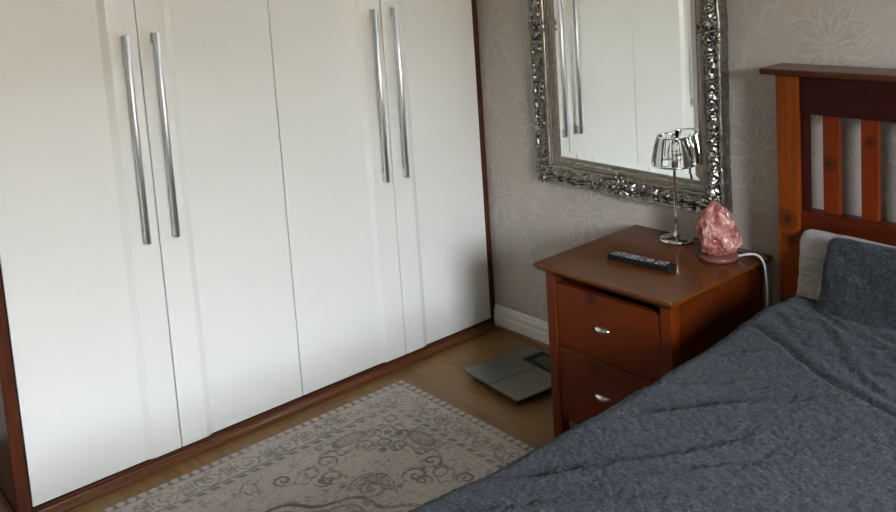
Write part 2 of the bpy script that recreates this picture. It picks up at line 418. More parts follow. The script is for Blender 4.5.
# plain inner slip (mitred) and the bevelled plate of glass
def rect_ring(name, s0, s1, y0, y1, M, par):
    V, F = [], []
    for s, y in ((s0, y0), (s1, y1)):
        V += [(MX0 + s, y, MZ0 + s), (MX1 - s, y, MZ0 + s), (MX1 - s, y, MZ1 - s), (MX0 + s, y, MZ1 - s)]
    F = [(i, (i + 1) % 4, 4 + (i + 1) % 4, 4 + i) for i in range(4)]
    c = np.array([(MX0 + MX1) / 2, 0, MZ0]); return link(name, fix(pymesh(name, np.array(V) - c, F)), M, par, c)
def slip_ring():
    pr = [(.068, -.036), (.070, -.0475), (.0745, -.0495), (.079, -.047), (.081, -.041), (.084, -.0425), (.088, -.040), (.090, -.035), (.104, -.029), (.107, -.031), (.111, -.028), (.112, -.018)]
    V, F = [], []
    for s, y in [(s * fw / .112, y) for s, y in pr]: V += [(MX0 + s, y, MZ0 + s), (MX1 - s, y, MZ0 + s), (MX1 - s, y, MZ1 - s), (MX0 + s, y, MZ1 - s)]
    for k in range(len(pr) - 1): F += [(4 * k + i, 4 * k + (i + 1) % 4, 4 * k + 4 + (i + 1) % 4, 4 * k + 4 + i) for i in range(4)]
    c = np.array([(MX0 + MX1) / 2, 0, MZ0]); return link('inner_slip', fix(pymesh('inner_slip', np.array(V) - c, F)), bronze, MR, c)
slip_ring()
gx0, gx1, gz0, gz1 = MX0 + fw - .004, MX1 - fw + .004, MZ0 + fw - .004, MZ1 - fw + .004
bv = .026
V = [(gx0, -.019, gz0), (gx1, -.019, gz0), (gx1, -.019, gz1), (gx0, -.019, gz1), (gx0 + bv, -.0215, gz0 + bv), (gx1 - bv, -.0215, gz0 + bv), (gx1 - bv, -.0215, gz1 - bv), (gx0 + bv, -.0215, gz1 - bv)]
c = np.array([(MX0 + MX1) / 2, 0, MZ0])
gp = link('mirror_glass', fix(pymesh('mirror_glass', np.array(V) - c, [(4, 5, 6, 7)])), mirror_m, MR, c)
link('glass_bevel', pymesh('glass_bevel', np.array(V) - c, [(0, 1, 5, 4), (1, 2, 6, 5), (2, 3, 7, 6), (3, 0, 4, 7)]), mirror_m, MR, c)
for p in gp.data.polygons:
    if p.normal.y > 0: gp.data.flip_normals(); break
MR.rotation_euler = (0, 0, math.radians(-1.1))
box('backing_board', gx0 - .06, gx1 + .06, -.010, -.002, gz0 - .06, gz1 + .06, M_carc, MR, 0)
# cast leaf clusters at the middle of each rail and at the corners
def rosette_mesh(seed, r0=.036):
    r = np.random.default_rng(seed); bm = bmesh.new()
    def blob(x, z, y, sx, sz, sy, ang):
        g = bmesh.ops.create_icosphere(bm, subdivisions=2, radius=1)
        bmesh.ops.scale(bm, vec=(sx, sy, sz), verts=g['verts']); bmesh.ops.rotate(bm, cent=(0, 0, 0), matrix=Matrix.Rotation(ang, 3, 'Y'), verts=g['verts'])
        bmesh.ops.translate(bm, vec=(x, y, z), verts=g['verts'])
    n = 8
    for k in range(n):
        a = 2 * math.pi * k / n + .2; blob(r0 * .62 * math.cos(a), r0 * .62 * math.sin(a), -.050, r0 * .40, r0 * .17, .010, -a)
    for k in range(12):
        a = 2 * math.pi * k / 12 + r.random() * .4; q_ = r0 * (1.0 + .25 * r.random()); blob(q_ * math.cos(a), q_ * math.sin(a), -.045, r0 * .26, r0 * .12, .009, -a + r.normal() * .6)
    blob(0, 0, -.056, r0 * .24, r0 * .24, .010, 0)
    me = bpy.data.meshes.new('rosette'); bm.to_mesh(me); bm.free(); me.polygons.foreach_set('use_smooth', [True] * len(me.polygons)); me.materials.append(silver); return me
rm = rosette_mesh(4)
xm, zm = (MX0 + MX1) / 2, (MZ0 + MZ1) / 2; o_ = .042
for (x, z) in ((xm, MZ0 + o_), (xm, MZ1 - o_), (MX0 + o_, zm), (MX1 - o_, zm), (MX0 + o_, MZ0 + o_), (MX1 - o_, MZ0 + o_), (MX0 + o_, MZ1 - o_), (MX1 - o_, MZ1 - o_)):
    link('rosette', rm, silver, MR, (x, 0, z))

# ================================================================ NIGHTSTAND
NX0, NX1, NY0, NY1, NH = .811, 1.370, -.550, -.006, .620
NS = thing('nightstand', (1.09, -.285, 0), 'reddish-brown wooden two-drawer nightstand beside the bed', 'nightstand')
M_ntop = wood('nightstand_top_wood', (.088, .0225, .0034), (.122, .0330, .0052), 'x', .22, .15, .7, lo=.15, hi=.85)
M_nfr = wood('nightstand_front_wood', (.088, .0125, .0004), (.138, .0210, .0006), 'x', .34, .04, knots=[(-.06, -.01, .088, .030)])
M_nleg = wood('nightstand_leg_wood', (.085, .0120, .0012), (.150, .0250, .0024), 'z', .34, .04)
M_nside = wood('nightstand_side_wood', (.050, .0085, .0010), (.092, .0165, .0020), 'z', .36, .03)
# top: slab with a sloped underside edge
def slab():
    bm = bmesh.new(); rings = []
    for (e, z) in ((.020, .592), (.012, .596), (.002, .607), (0, .611), (.0015, .6175), (.004, .620)):
        rings.append([bm.verts.new((x, y, z)) for x, y in ((NX0 + e, NY0 + e), (NX1 - e, NY0 + e), (NX1 - e, NY1 - min(e, .002)), (NX0 + e, NY1 - min(e, .002)))])
    for a, b_ in zip(rings[:-1], rings[1:]):
        for k in range(4): bm.faces.new((a[k], a[(k + 1) % 4], b_[(k + 1) % 4], b_[k]))
    bm.faces.new(rings[0][::-1]); bm.faces.new(rings[-1])
    bmesh.ops.translate(bm, vec=(-1.09, .285, 0), verts=bm.verts)
    me = bpy.data.meshes.new('table_top'); bm.to_mesh(me); bm.free(); return link('table_top', me, M_ntop, NS, (1.09, -.285, 0))
slab()
bx0, bx1, by0, by1 = .842, 1.347, -.525, -.035
for (xa, ya) in ((bx0, by0), (bx1 - .040, by0), (bx0, by1 - .040), (bx1 - .040, by1 - .040)):
    box('leg', xa, xa + .040, ya, ya + .040, 0, .592, M_nleg, NS, .003)
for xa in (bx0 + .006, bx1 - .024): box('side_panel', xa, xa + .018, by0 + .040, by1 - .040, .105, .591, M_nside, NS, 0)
box('back_panel', bx0 + .04, bx1 - .04, by1 - .020, by1 - .008, .105, .591, M_nside, NS, 0)
box('bottom_panel', bx0 + .026, bx1 - .026, by0 + .042, by1 - .042, .090, .102, M_nside, NS, 0)
box('bottom_rail', bx0 + .041, bx1 - .041, by0 + .008, by0 + .026, .083, .1045, M_nside, NS, .001)
box('slide_shelf', bx0 + .041, bx1 - .052, by0 + .045, by1 - .06, .566, .582, M_ntop, NS, .002)
box('shelf_runner', bx0 + .0405, bx0 + .056, by0 + .003, by0 + .20, .572, .584, M_nfr, NS, .003)
pull_m, nt, b = mat('polished_nickel'); setp(b, color=(.72, .70, .67), metal=1, rough=.16)
def pull_mesh():
    n, mrow = 20, 8; V = []
    for i in range(n):
        u = -1 + 2 * i / (n - 1)
        for j in range(mrow):
            a = math.pi * j / (mrow - 1); w = math.sqrt(max(0, 1 - u * u * .985))
            V.append((.031 * u, -.019 * w * math.sin(a) ** .7, .0125 * w * math.cos(a) - .002 * (1 - u * u)))
    return fix(npmesh('drawer_pull', V, grid_faces(n, mrow), True))
pm = pull_mesh(); pm.materials.append(pull_m)
for (za, zb, hx, hz) in ((.3445, .5605, 1.080, .452), (.1065, .3405, 1.069, .222)):
    d = box('drawer', bx0 + .0415, bx1 - .0415, by0 + .005, by0 + .030, za, zb, M_nfr, NS, .003)
    link('drawer_pull', pm, pull_m, d, (hx, by0 + .0055, hz))

# ================================================================ TABLE LAMP
LX, LY = 1.0415, -.070
NU = NH - .009                              # the stem stands sunk in the base socket
LP = thing('table_lamp', (LX, LY, NH), 'small chrome table lamp with faceted glass shade on the nightstand', 'lamp')
chrome = simple('chrome', (.80, .80, .80), .06, metal=1.0)
link('base', lathe_mesh('base', [(.0001, 0), (.056, 0), (.058, .003), (.058, .007), (.055, .011), (.044, .0145), (.024, .0175), (.0115, .021), (.0085, .028), (.006, .034), (.0001, .034)], 48), chrome, LP, (LX, LY, NH + .001))
link('stem', lathe_mesh('stem', [(.0001, .030), (.0052, .030), (.0048, .10), (.0048, .262), (.009, .266), (.009, .272), (.0045, .276), (.0001, .276)], 20), chrome, LP, (LX, LY, NU))
link('lamp_holder', lathe_mesh('lamp_holder', [(.0001, .270), (.013, .272), (.014, .30), (.012, .325), (.0001, .327)], 20), chrome, LP, (LX, LY, NU))
bulb = simple('clear_bulb_glass', (1, 1, 1), .02, trans=1.0, ior=1.45)
link('bulb', lathe_mesh('bulb', [(.0001, .326), (.009, .327), (.013, .340), (.0125, .352), (.007, .362), (.0001, .364)], 20), bulb, LP, (LX, LY, NU))
sh = bpy.data.objects.new('lamp_shade', None); COL.objects.link(sh); sh.parent = LP; sh.location = (0, 0, .27)
def ring(name, r, z, t, hgt, M, n=48):
    return link(name, lathe_mesh(name, [(r - t, z - hgt / 2), (r, z - hgt / 2), (r + .0006, z), (r, z + hgt / 2), (r - t, z + hgt / 2), (r - t, z - hgt / 2)], n), M, sh, (LX, LY, NU))
ring('shade_ring', .0755, .2830, .003, .006, chrome); ring('shade_ring', .0555, .3800, .003, .006, chrome)
for a in range(3):                                                      # spider arms carrying the shade
    t = 2 * math.pi * a / 3 + .4
    link('shade_arm', tube_mesh('shade_arm', [(.012 * math.cos(t), .012 * math.sin(t), .300), (.030 * math.cos(t), .030 * math.sin(t), .280), (.074 * math.cos(t), .074 * math.sin(t), .282)], .0013, 6), chrome, sh, (LX, LY, NU))
smoke = simple('smoked_mirror_glass', (.62, .60, .58), .04, metal=1.0); clearg = simple('clear_shade_glass', (.97, .98, .97), .015, trans=1.0, ior=1.47)
NP = 14
def panel_mesh():
    V = []; th = .0034
    for (r, z, hw) in ((.0750, .2855, .0140), (.0735, .304, .0137), (.0645, .350, .0118), (.0560, .3780, .0101)):
        for rr, w in ((r, hw), (r + .0012, hw - .0045), (r - th, hw - .0045), (r - th, hw)):
            V.append((rr, w, z)); V.append((rr, -w, z))
    # order per level: outline loop
    lv = []
    for k in range(4):
        o = k * 8; lv.append([o + 0, o + 2, o + 3, o + 1, o + 7, o + 6])
    F = [tuple(lv[0]), tuple(lv[-1][::-1])]
    for a, b_ in zip(lv[:-1], lv[1:]): F += [(a[i], a[(i + 1) % 6], b_[(i + 1) % 6], b_[i]) for i in range(6)]
    me = pymesh('shade_panel', V, F); bm = bmesh.new(); bm.from_mesh(me)
    bmesh.ops.delete(bm, geom=[v for v in bm.verts if not v.link_faces], context='VERTS'); bmesh.ops.recalc_face_normals(bm, faces=bm.faces); bm.to_mesh(me); bm.free(); return me
pmA = panel_mesh(); pmB = pmA.copy(); pmA.materials.append(smoke); pmB.materials.append(clearg)
for k in range(NP):
    o = link('shade_panel', pmA if k % 3 == 1 else pmB, None, sh, (LX, LY, NU)); o.rotation_euler = (0, 0, 2 * math.pi * (k + .25) / NP)
cordm = simple('clear_lamp_cord', (.20, .16, .14), .2, coat=.5)
link('power_cord', tube_mesh('power_cord', spline([(LX + .052, LY + .020, NH + .006), (LX + .11, LY + .036, NH + .004), (1.20, -.033, NH + .004), (1.30, -.040, NH + .0045), (1.362, -.055, NH + .010), (1.398, -.072, NH - .02), (1.408, -.085, .54), (1.410, -.09, .42), (1.40, -.08, .25)], 8), .0024, 8), cordm, LP)

# ================================================================ SALT LAMP
SX, SY = 1.250, -.132
SL = thing('salt_lamp', (SX, SY, NH), 'rough pink rock-salt lamp with white cord standing beside the chrome lamp', 'lamp')
salt, nt, b = mat('pink_rock_salt')
v = coords(nt, (1, 1, .6), (.5, .3, 0)); n1 = noise(nt, v, 28, 5, .62, .8); n2 = noise(nt, coords(nt), 75, 3)
L(nt, ramp(nt, n1, [(.30, (.13, .028, .024)), (.45, (.32, .100, .082)), (.56, (.50, .23, .195)), (.66, (.78, .54, .48))]), b.inputs['Base Color'])
setp(b, rough=.30, sss=.25, coat=.25); b.inputs['Subsurface Radius'].default_value = (.03, .012, .008); b.inputs['Subsurface Scale'].default_value = .4
bump(nt, b, n2, .5, .003)
bm = bmesh.new(); bmesh.ops.create_icosphere(bm, subdivisions=5, radius=1)
pts = np.array([v.co[:] for v in bm.verts])
planes = rng.normal(size=(34, 3)); planes[:, 2] *= .55; planes /= np.linalg.norm(planes, axis=1)[:, None]; offs = rng.uniform(.86, 1.0, 34)
rad = np.full(len(pts), 1.08)
dp = pts @ planes.T
with np.errstate(divide='ignore'):
    lim = np.where(dp > .2, offs[None] / np.maximum(dp, 1e-6), 9)
rad = np.minimum(rad, lim.min(1))
ang = np.arctan2(pts[:, 1], pts[:, 0])
rad *= 1 + .16 * fbm2(ang * 2.2 + pts[:, 2] * 2.0 + 9, pts[:, 2] * 3.2 + 4, 21, 3) +   .11 * fbm2(ang * 7 + 20, pts[:, 2] * 8 + 4, 5, 2)
p = pts * rad[:, None]
zt = np.clip((p[:, 2] + 1) / 2, 0, 1)
wid = np.interp(zt, [0, .12, .3, .5, .7, .85, 1], [1.00, 1.03, 1.07, 1.08, 1.00, .86, .62])
p[:, 0] *= .0655 * wid; p[:, 1] *= .063 * wid
p[:, 2] = np.clip(.014 + .166 * (p[:, 2] + .93) / 1.95, .0135, None)
p[:, 0] -= .010 * (zt - .4)
for v_, q_ in zip(bm.verts, p): v_.co = q_
me = bpy.data.meshes.new('salt_rock'); bm.to_mesh(me); bm.free(); link('salt_rock', me, salt, SL, (SX, SY, NH))
sbase = wood('salt_lamp_base_wood', (.13, .045, .036), (.21, .082, .066), 'x', .35, .3)
link('base', lathe_mesh('base', [(.0001, 0), (.060, 0), (.063, .003), (.063, .011), (.060, .0145), (.0001, .0145)], 48), sbase, SL, (SX, SY, NH + .0008))
wc = simple('white_cord_plastic', (.80, .80, .79), .3)
link('power_cord', tube_mesh('power_cord', spline([(SX + .052, SY + .028, NH + .010), (SX + .085, SY + .030, NH + .022), (1.366, -.098, NH + .026), (1.392, -.100, NH + .008), (1.402, -.102, .57), (1.405, -.105, .50), (1.407, -.106, .38), (1.40, -.10, .20)], 8), .0036, 10), wc, SL)

# ================================================================ REMOTE CONTROL
RC = thing('remote_control', (1.094, -.335, NH), 'slim black television remote control lying on the nightstand', 'remote')
blk = simple('black_remote_plastic', (.008, .009, .009), .5, spec=.2)
btn = simple('grey_rubber_button', (.16, .17, .17), .5); btg = simple('pale_button', (.42, .43, .42), .5)
ang = math.radians(5.5)
def rot_link(name, me, M, par, lx, ly, z):
    o = link(name, me, M, par, (1.094 + lx * math.cos(ang) - ly * math.sin(ang), -.335 + lx * math.sin(ang) + ly * math.cos(ang), z)); o.rotation_euler = (0, 0, ang); return o
rot_link('remote_body', box_mesh('remote_body', (.236, .047, .018), .006, 3), blk, RC, 0, 0, NH + .0095)
bme = box_mesh('button', (.0085, .0065, .0026), .001, 1); bme2 = bme.copy(); bme.materials.append(btn); bme2.materials.append(btg)
for i in range(15):
    for j in range(3):
        if 9 <= i <= 11: continue
        rot_link('button', bme2 if (i * 3 + j) % 4 == 0 or i in (5, 6) else bme, None, RC, -.100 + i * .0137, (j - 1) * .0122, NH + .0186)
link('direction_pad', lathe_mesh('direction_pad', [(.0001, 0), (.014, 0), (.014, .002), (.012, .003), (.0075, .003), (.007, .0022), (.0001, .0022)], 24), btn, RC, (1.094 + .034 * math.cos(ang), -.335 + .034 * math.sin(ang), NH + .0175))

# ================================================================ BATHROOM SCALE
SC = thing('bathroom_scale', (.445, -.30, 0), 'flat dark metal bathroom scale on the floor beside the nightstand', 'scale')
sm, nt, b = mat('dark_brushed_steel_plate'); setp(b, color=(.22, .212, .19), metal=.9, rough=.30)
bump(nt, b, noise(nt, coords(nt, (1, .03, 1)), 300, 2), .05, .0005)
sblk = simple('black_scale_plastic', (.008, .008, .008), .55, spec=.15); lcd = simple('grey_display', (.030, .032, .030), .3, spec=.3)
sa = math.radians(-6.0)
def sl(name, lx0, lx1, ly0, ly1, z0, z1, M, par=SC, bev=.002):
    me = box_mesh(name, (lx1 - lx0, ly1 - ly0, z1 - z0), bev); cx, cy = (lx0 + lx1) / 2, (ly0 + ly1) / 2
    o = link(name, me, M, par, (.467 + cx * math.cos(sa) - cy * math.sin(sa), -.296 + cx * math.sin(sa) + cy * math.cos(sa), (z0 + z1) / 2)); o.rotation_euler = (0, 0, sa); return o
sl('base', -.150, .150, -.140, .150, .010, .028, sblk, bev=.006)
def plate(name, poly, z0, z1, M):
    R2 = lambda p: (.467 + p[0] * math.cos(sa) - p[1] * math.sin(sa), -.296 + p[0] * math.sin(sa) + p[1] * math.cos(sa))
    return prism(name, [R2(p) for p in poly], 'z', z0, z1, M, SC, bev=.0015)
plate('foot_plate', [(-.170, -.165), (-.0015, -.165), (-.0015, .068), (-.088, .068), (-.088, .168), (-.170, .168)], .0285, .036, sm)
plate('foot_plate', [(.0015, -.165), (.170, -.165), (.170, .168), (.088, .168), (.088, .068), (.0015, .068)], .0285, .036, sm)
dsp = sl('display_surround', -.0865, .0865, .0695, .168, .0285, .0358, sblk)
sl('display', -.055, .055, .088, .150, .0358, .0363, lcd, dsp, bev=.0002)
for (ux, uy) in ((-.12, -.11), (.12, -.11), (-.12, .12), (.12, .12)):
    c_ = (.467 + ux * math.cos(sa) - uy * math.sin(sa), -.296 + ux * math.sin(sa) + uy * math.cos(sa), 0)
    link('foot', lathe_mesh('foot', [(.0001, 0), (.013, 0), (.014, .002), (.014, .011), (.0001, .011)], 16), sblk, SC, c_)

# ================================================================ RUG
RGX0, RGX1, RGY1, RGY0 = .115, 1.715, -.622, -2.922
def rug_pattern(A, B, w, l):
    """A, B distances from the two near edges; returns darkness 0..1"""
    a = np.minimum(A, w - A); b = np.minimum(B, l - B); e = np.minimum(a, b); al = np.where(a < b, B, A)
    d = np.zeros_like(A)
    put = lambda m_, v_: np.copyto(d, np.maximum(d, v_), where=m_)
    nz = fbm2(A * 55, B * 55, 2, 3); nf = fbm2(A * 160, B * 160, 6, 2)
    # outer beads
    ph = (al / .036) % 1
    put((e > .010) & (e < .034), np.where(ph < .5, .80, .02)[()] if False else .0)
    m1 = (e > .004) & (e < .036); rb = np.hypot((ph - .5) * 1.25, (e - .019) / .034); d[m1] = np.where(rb[m1] < .42, -.22, .62)
    put((e > .034) & (e < .038), .45)
    # flowered main border
    bandm = (e > .046) & (e < .138); c = (e - .092) / .046; p2 = (al / .145) % 1 - .5; p3 = (al / .145 + .5) % 1 - .5
    rr = np.hypot(p2 * 3.15, c); th = np.arctan2(c, p2 * 3.15)
    fl_ = ((rr < .62 + .16 * np.cos(6 * th)) & (rr > .48 + .14 * np.cos(6 * th))) | (rr < .20) | ((rr > .28) & (rr < .36))
    r3 = np.hypot(p3 * 3.15, c - .1); s3 = np.cos(2 * np.pi * (r3 * 2.1 + np.arctan2(c - .1, p3 * 3.15) / (2 * np.pi)))
    put(bandm & fl_, .58); put(bandm & (s3 > .72) & (r3 < 1.0), .52); put(bandm & (nz > .22), .45)
    # inner guard stripe
    put((e > .140) & (e < .145), .62); ph2 = (al / .048) % 1
    m2 = (e > .150) & (e < .170); d[m2] = np.where((((ph2[m2] + (e[m2] - .16) * 14) % 1) < .62) & (np.abs(e[m2] - .16) < .009), .62, .05)
    put((e > .174) & (e < .178), .42)
    # field
    f = e > .182; u = a - .182; v = b - .182
    def loop(cu, cv, ru, rv, ang=0., t=.009, k=.7, lobes=0, amp=0.):
        for (uu, vv) in ((u, v), (v, u)):
            c_, s_ = math.cos(ang), math.sin(ang); p = (uu - cu) * c_ + (vv - cv) * s_; q_ = -(uu - cu) * s_ + (vv - cv) * c_
            r = np.hypot(p / ru, q_ / rv); r = r + amp * np.cos(lobes * np.arctan2(q_ / rv, p / ru)) if lobes else r
            put(f & (np.abs(r - 1) * min(ru, rv) < t / 2), k)
    def spiral(cu, cv, r0, turns=1.4, t=.011, k=.7, s=1, ph0=0.):
        for (uu, vv, sg) in ((u, v, 1), (v, u, -1)):
            p, q_ = uu - cu, vv - cv; r = np.hypot(p, q_); th = np.arctan2(q_, p) * sg * s + ph0
            g = ((r / r0 * turns - th / (2 * np.pi)) % 1); put(f & (r < r0) & (np.abs(g - .5) * r0 / turns < t / 2), k)
    def spots(cu, cv, r, k=.6):
        for (uu, vv) in ((u, v), (v, u)): put(f & (np.hypot(uu - cu, vv - cv) < r), k)
    # corner spandrel with scalloped edge
    ssum = u + v; df = u - v
    edge = .335 - .030 * np.cos(df / .062 * np.pi) + .40 * np.abs(df) ** 1.25 * (np.abs(df) < .30)
    dist = np.abs(ssum - edge) / 1.41
    spn = f & (np.abs(df) < .335)
    put(spn & (dist < .0055), .72); put(spn & (np.abs(ssum - edge + .030) / 1.41 < .0035) & ((df / .018) % 1 < .6), .5)
    put(spn & (ssum < edge) & (nz > .20), .42)
    loop(.045, .225, .030, .062, 0, .008, .62); loop(.045, .225, .020, .048, 0, .005, .4)
    put(f & (u < .10) & (v < .3) & (np.hypot((u - .045) / .03, (v - .225) / .062) < 1), .22)
    put(f & (v < .10) & (u < .3) & (np.hypot((v - .045) / .03, (u - .225) / .062) < 1), .22)
    loop(.105, .105, .040, .040, 0, .010, .75, 4, .18); spots(.105, .105, .014, .7); loop(.150, .150, .022, .022, 0, .008, .75); spiral(.075, .145, .034); spiral(.205, .120, .034, s=-1); spots(.185, .185, .016, .75)
    spots(.14, .19, .010); spots(.05, .09, .012); loop(.035, .035, .022, .022, 0, .007, .6)
    # scrolls between spandrel and medallion
    spiral(.110, .360, .040); spiral(.200, .390, .046, s=-1); spiral(.340, .350, .044); loop(.345, .290, .050, .022, .2, .007, .62); loop(.345, .290, .028, .010, .2, .007, .62)
    loop(.13, .43, .030, .022, .5, .007, .6); spots(.16, .375, .011); spots(.27, .40, .012); spots(.40, .40, .014); spiral(.43, .20, .030); loop(.45, .13, .05, .03, .6, .006, .5, 5, .15); spiral(.10, .52, .034, s=-1); loop(.06, .62, .034, .024, 0, .007, .55, 5, .15)
    # centre medallion
    U = A - w / 2; Vv = B - l / 2; rm_ = np.hypot(U / .46, Vv / .66); tm = np.arctan2(Vv / .66, U / .46)
    for r0, t, k, lob, am in ((1.0, .016, .72, 16, .035), (.93, .010, .5, 16, .035), (.80, .012, .55, 12, .05), (.62, .016, .65, 12, .06), (.45, .014, .6, 8, .07), (.25, .02, .7, 8, .05)):
        put(np.abs(rm_ + am * np.cos(lob * tm) - r0) < t, k)
    put((rm_ < .93) & (nz > .19), .5); put((rm_ < .80) & (rm_ > .62) & (np.cos(16 * tm) * np.cos((rm_ - .71) * 40) > .55), .55)
    put(f & (np.abs(nz - .12) < .030) & (nf > -.15), .55); put(f & (nz < -.30), .38)                     # fine tendrils
    # distressed, worn print
    wear = np.clip(1.12 + 1.1 * fbm2(A * 9, B * 9, 31, 3) + .9 * nf, .25, 1.15)
    return d * wear
xs = np.unique(np.concatenate([np.arange(RGX0, 1.10, .0036), np.arange(1.10, RGX1, .008), [RGX1]])); ys = np.unique(np.concatenate([np.arange(RGY0, -2.05, .008), np.arange(-2.05, RGY1, .0036), [RGY1]]))
X, Y = np.meshgrid(xs, ys, indexing='ij')
pat = rug_pattern(X - RGX0, RGY1 - Y, RGX1 - RGX0, RGY1 - RGY0)
eg = np.minimum(np.minimum(X - RGX0, RGX1 - X), np.minimum(Y - RGY0, RGY1 - Y))
Z = .0075 - .0055 * np.exp(-eg / .003) + .0005 * fbm2(X * 120, Y * 120, 8, 2)
V = np.stack([X - RGX0, Y - RGY1, Z], -1).reshape(-1, 3); F = grid_faces(len(xs), len(ys))
nb = len(V); per = np.concatenate([np.arange(len(ys)), (np.arange(1, len(xs)) * len(ys) + len(ys) - 1), ((len(xs) - 1) * len(ys) + np.arange(len(ys) - 2, -1, -1)), np.arange(len(xs) - 2, 0, -1) * len(ys)])
low = V[per].copy(); low[:, 2] = 0.0003; k = np.arange(len(per)); Fs = np.stack([per, nb + k, nb + (k + 1) % len(per), per[(k + 1) % len(per)]], -1)
me = npmesh('rug', np.concatenate([V, low]), np.concatenate([F, Fs]), True)
attr(me, 'print', np.concatenate([pat.ravel(), pat.ravel()[per]]))
M_rug, nt, b = mat('distressed_oriental_rug')
ap = N(nt, 'ShaderNodeAttribute', attribute_name='print').outputs['Fac']
weave = noise(nt, coords(nt, (1, 1, 1)), 420, 2); bl = noise(nt, coords(nt), 7, 4)
base = mixc(nt, weave, (.34, .296, .260), (.475, .418, .372)); base = mixc(nt, math_(nt, 'MULTIPLY', bl, .45), base, (.315, .274, .243))
L(nt, mixc(nt, ap, base, (.078, .064, .060)), b.inputs['Base Color']); setp(b, rough=.95, spec=.15, sheen=.1)
bump(nt, b, weave, .5, .0015)
tag(link('rug', me, M_rug, None, (RGX0, RGY1, 0)), 'faded grey-beige oriental patterned rug on the wooden floor', 'rug')

# ================================================================ BED
BX0, BX1 = 1.462, 3.012
BD = thing('bed', ((BX0 + BX1) / 2, -1.05, 0), 'brown wooden bed frame with slatted headboard against the wall', 'bed')
bl_ = Vector(((BX0 + BX1) / 2, -1.05, 0))
kx = lambda x, y, z, r: (x - bl_.x, y - bl_.y, z, r)
M_post, M_slat, M_dark = (None,) * 3
def part_wood(name, dk, lt, ax, kn, rough=.33, coat=.3): return wood(name, dk, lt, ax, rough, coat, .8, kn)
M_dark = wood('headboard_dark_wood', (.019, .0014, .0006), (.038, .0034, .0012), 'x', .50, .0)
M_capw = wood('headboard_cap_wood', (.048, .011, .004), (.092, .026, .010), 'x', .32, .12)
M_rail = wood('headboard_rail_wood', (.048, .0055, .0010), (.092, .0125, .0020), 'x', .38, .03)
PC = lambda x: x                                                     # readable call sites below
def knot_local(o_center, pts): return [(x - o_center[0], y - o_center[1], z - o_center[2], r) for x, y, z, r in pts]
for (xa, kn) in ((BX0, [(1.497, -.132, .795, .040), (1.503, -.132, .735, .028)]), (BX1 - .078, [])):
    c_ = (xa + .039, -.095, 1.238 / 2)
    M_post = wood('headboard_post_pine', (.118, .0225, .0009), (.235, .0480, .0020), 'z', .40, .03, .8, knot_local(c_, kn))
    xb = xa if xa == BX0 else xa + .009
    box('post', xb, xb + .069, -.130, -.060, 0, 1.238, M_post, BD, .004)
box('headboard_cap', BX0 - .040, BX1 + .040, -.155, -.022, 1.2385, 1.258, M_capw, BD, .007, 3)
box('headboard_panel', BX0 + .0695, BX1 - .0695, -.116, -.090, 1.122, 1.238, M_dark, BD, .002)
for xa in (BX0 + .0695, BX1 - .0825): box('headboard_stile', xa, xa + .013, -.1135, -.076, .8265, 1.1215, M_dark, BD, .002)
box('headboard_rail', BX0 + .0695, BX1 - .0695, -.1175, -.072, .735, .826, M_rail, BD, .003)
sx = 1.5935; k = 0
while sx + .05 < BX1 - .09:
    c_ = (sx + .024, -.091, (.826 + 1.122) / 2)
    kn = {0: [(1.612, -.103, .975, .028)], 1: [(1.735, -.103, 1.055, .022)]}.get(k, [])
    Ms = wood('headboard_slat_pine', (.098, .0110, .0008), (.172, .0230, .0016), 'z', .40, .03, .8, knot_local(c_, kn)) if k < 3 else Ms
    box('slat', sx, sx + .048, -.101, -.081, .826, 1.122, Ms, BD, .002)
    sx += .1135; k += 1
for xa in (BX0 + .085, BX1 - .115): box('side_rail', xa, xa + .03, -2.12, -.130, .22, .36, M_rail, BD, .003)
box('foot_rail', BX0 + .115, BX1 - .115, -2.115, -2.085, .22, .36, M_rail, BD, .003)
for xa in (BX0 + .085, BX1 - .145): box('leg', xa, xa + .060, -2.115, -2.060, .0088, .22, M_rail, BD, .003)
for i in range(10): box('bed_slat', BX0 + .115, BX1 - .115, -.35 - i * .19, -.25 - i * .19, .300, .318, M_rail, BD, .001)
M_mat = simple('mattress_ticking', (.62, .60, .57), .8)
mo = link('mattress', box_mesh('mattress', (1.39, 1.90, .165), .05, 5), M_mat, None, ((BX0 + BX1) / 2, -1.155, .404)); tag(mo, 'pale mattress mostly hidden under the blue-grey duvet', 'mattress')

# --- duvet: one cloth sheet over the mattress, hanging at the sides, with folds and fleece relief
fle, nt, b = mat('blue_grey_fleece')
v1 = coords(nt, (1, 1, 1)); n1 = noise(nt, v1, 150, 3, .6, .4); n2 = noise(nt, v1, 420, 2, .6); n3 = noise(nt, v1, 9, 3)
cc = ramp(nt, n1, [(.34, (.0085, .0095, .0125)), (.50, (.0235, .0258, .0310)), (.68, (.056, .0600, .0700))]); cc = mixc(nt, math_(nt, 'MULTIPLY', n3, .20), cc, (.022, .0245, .029))
L(nt, cc, b.inputs['Base Color']); setp(b, rough=.95, spec=.1, sheen=.16, sheenr=.5); b.inputs['Sheen Tint'].default_value = (.8, .85, .93, 1)
bb = bump(nt, b, n1, .8, .006); bump(nt, b, n2, .7, .003, bb)
FLEECE = fle
def polydist(X, Y, P):
    best = np.full(X.shape, 9.0); sgn = np.zeros_like(X); tt = np.zeros_like(X); n = len(P) - 1
    for i in range(n):
        a = np.array(P[i]); e = np.array(P[i + 1]) - a; l2 = e @ e
        t = np.clip(((X - a[0]) * e[0] + (Y - a[1]) * e[1]) / l2, 0, 1)
        dx, dy = X - a[0] - t * e[0], Y - a[1] - t * e[1]; d = np.hypot(dx, dy); mk = d < best
        best = np.where(mk, d, best); sgn = np.where(mk, np.sign(e[0] * dy - e[1] * dx), sgn); tt = np.where(mk, (i + t) / n, tt)
    return best, sgn, tt
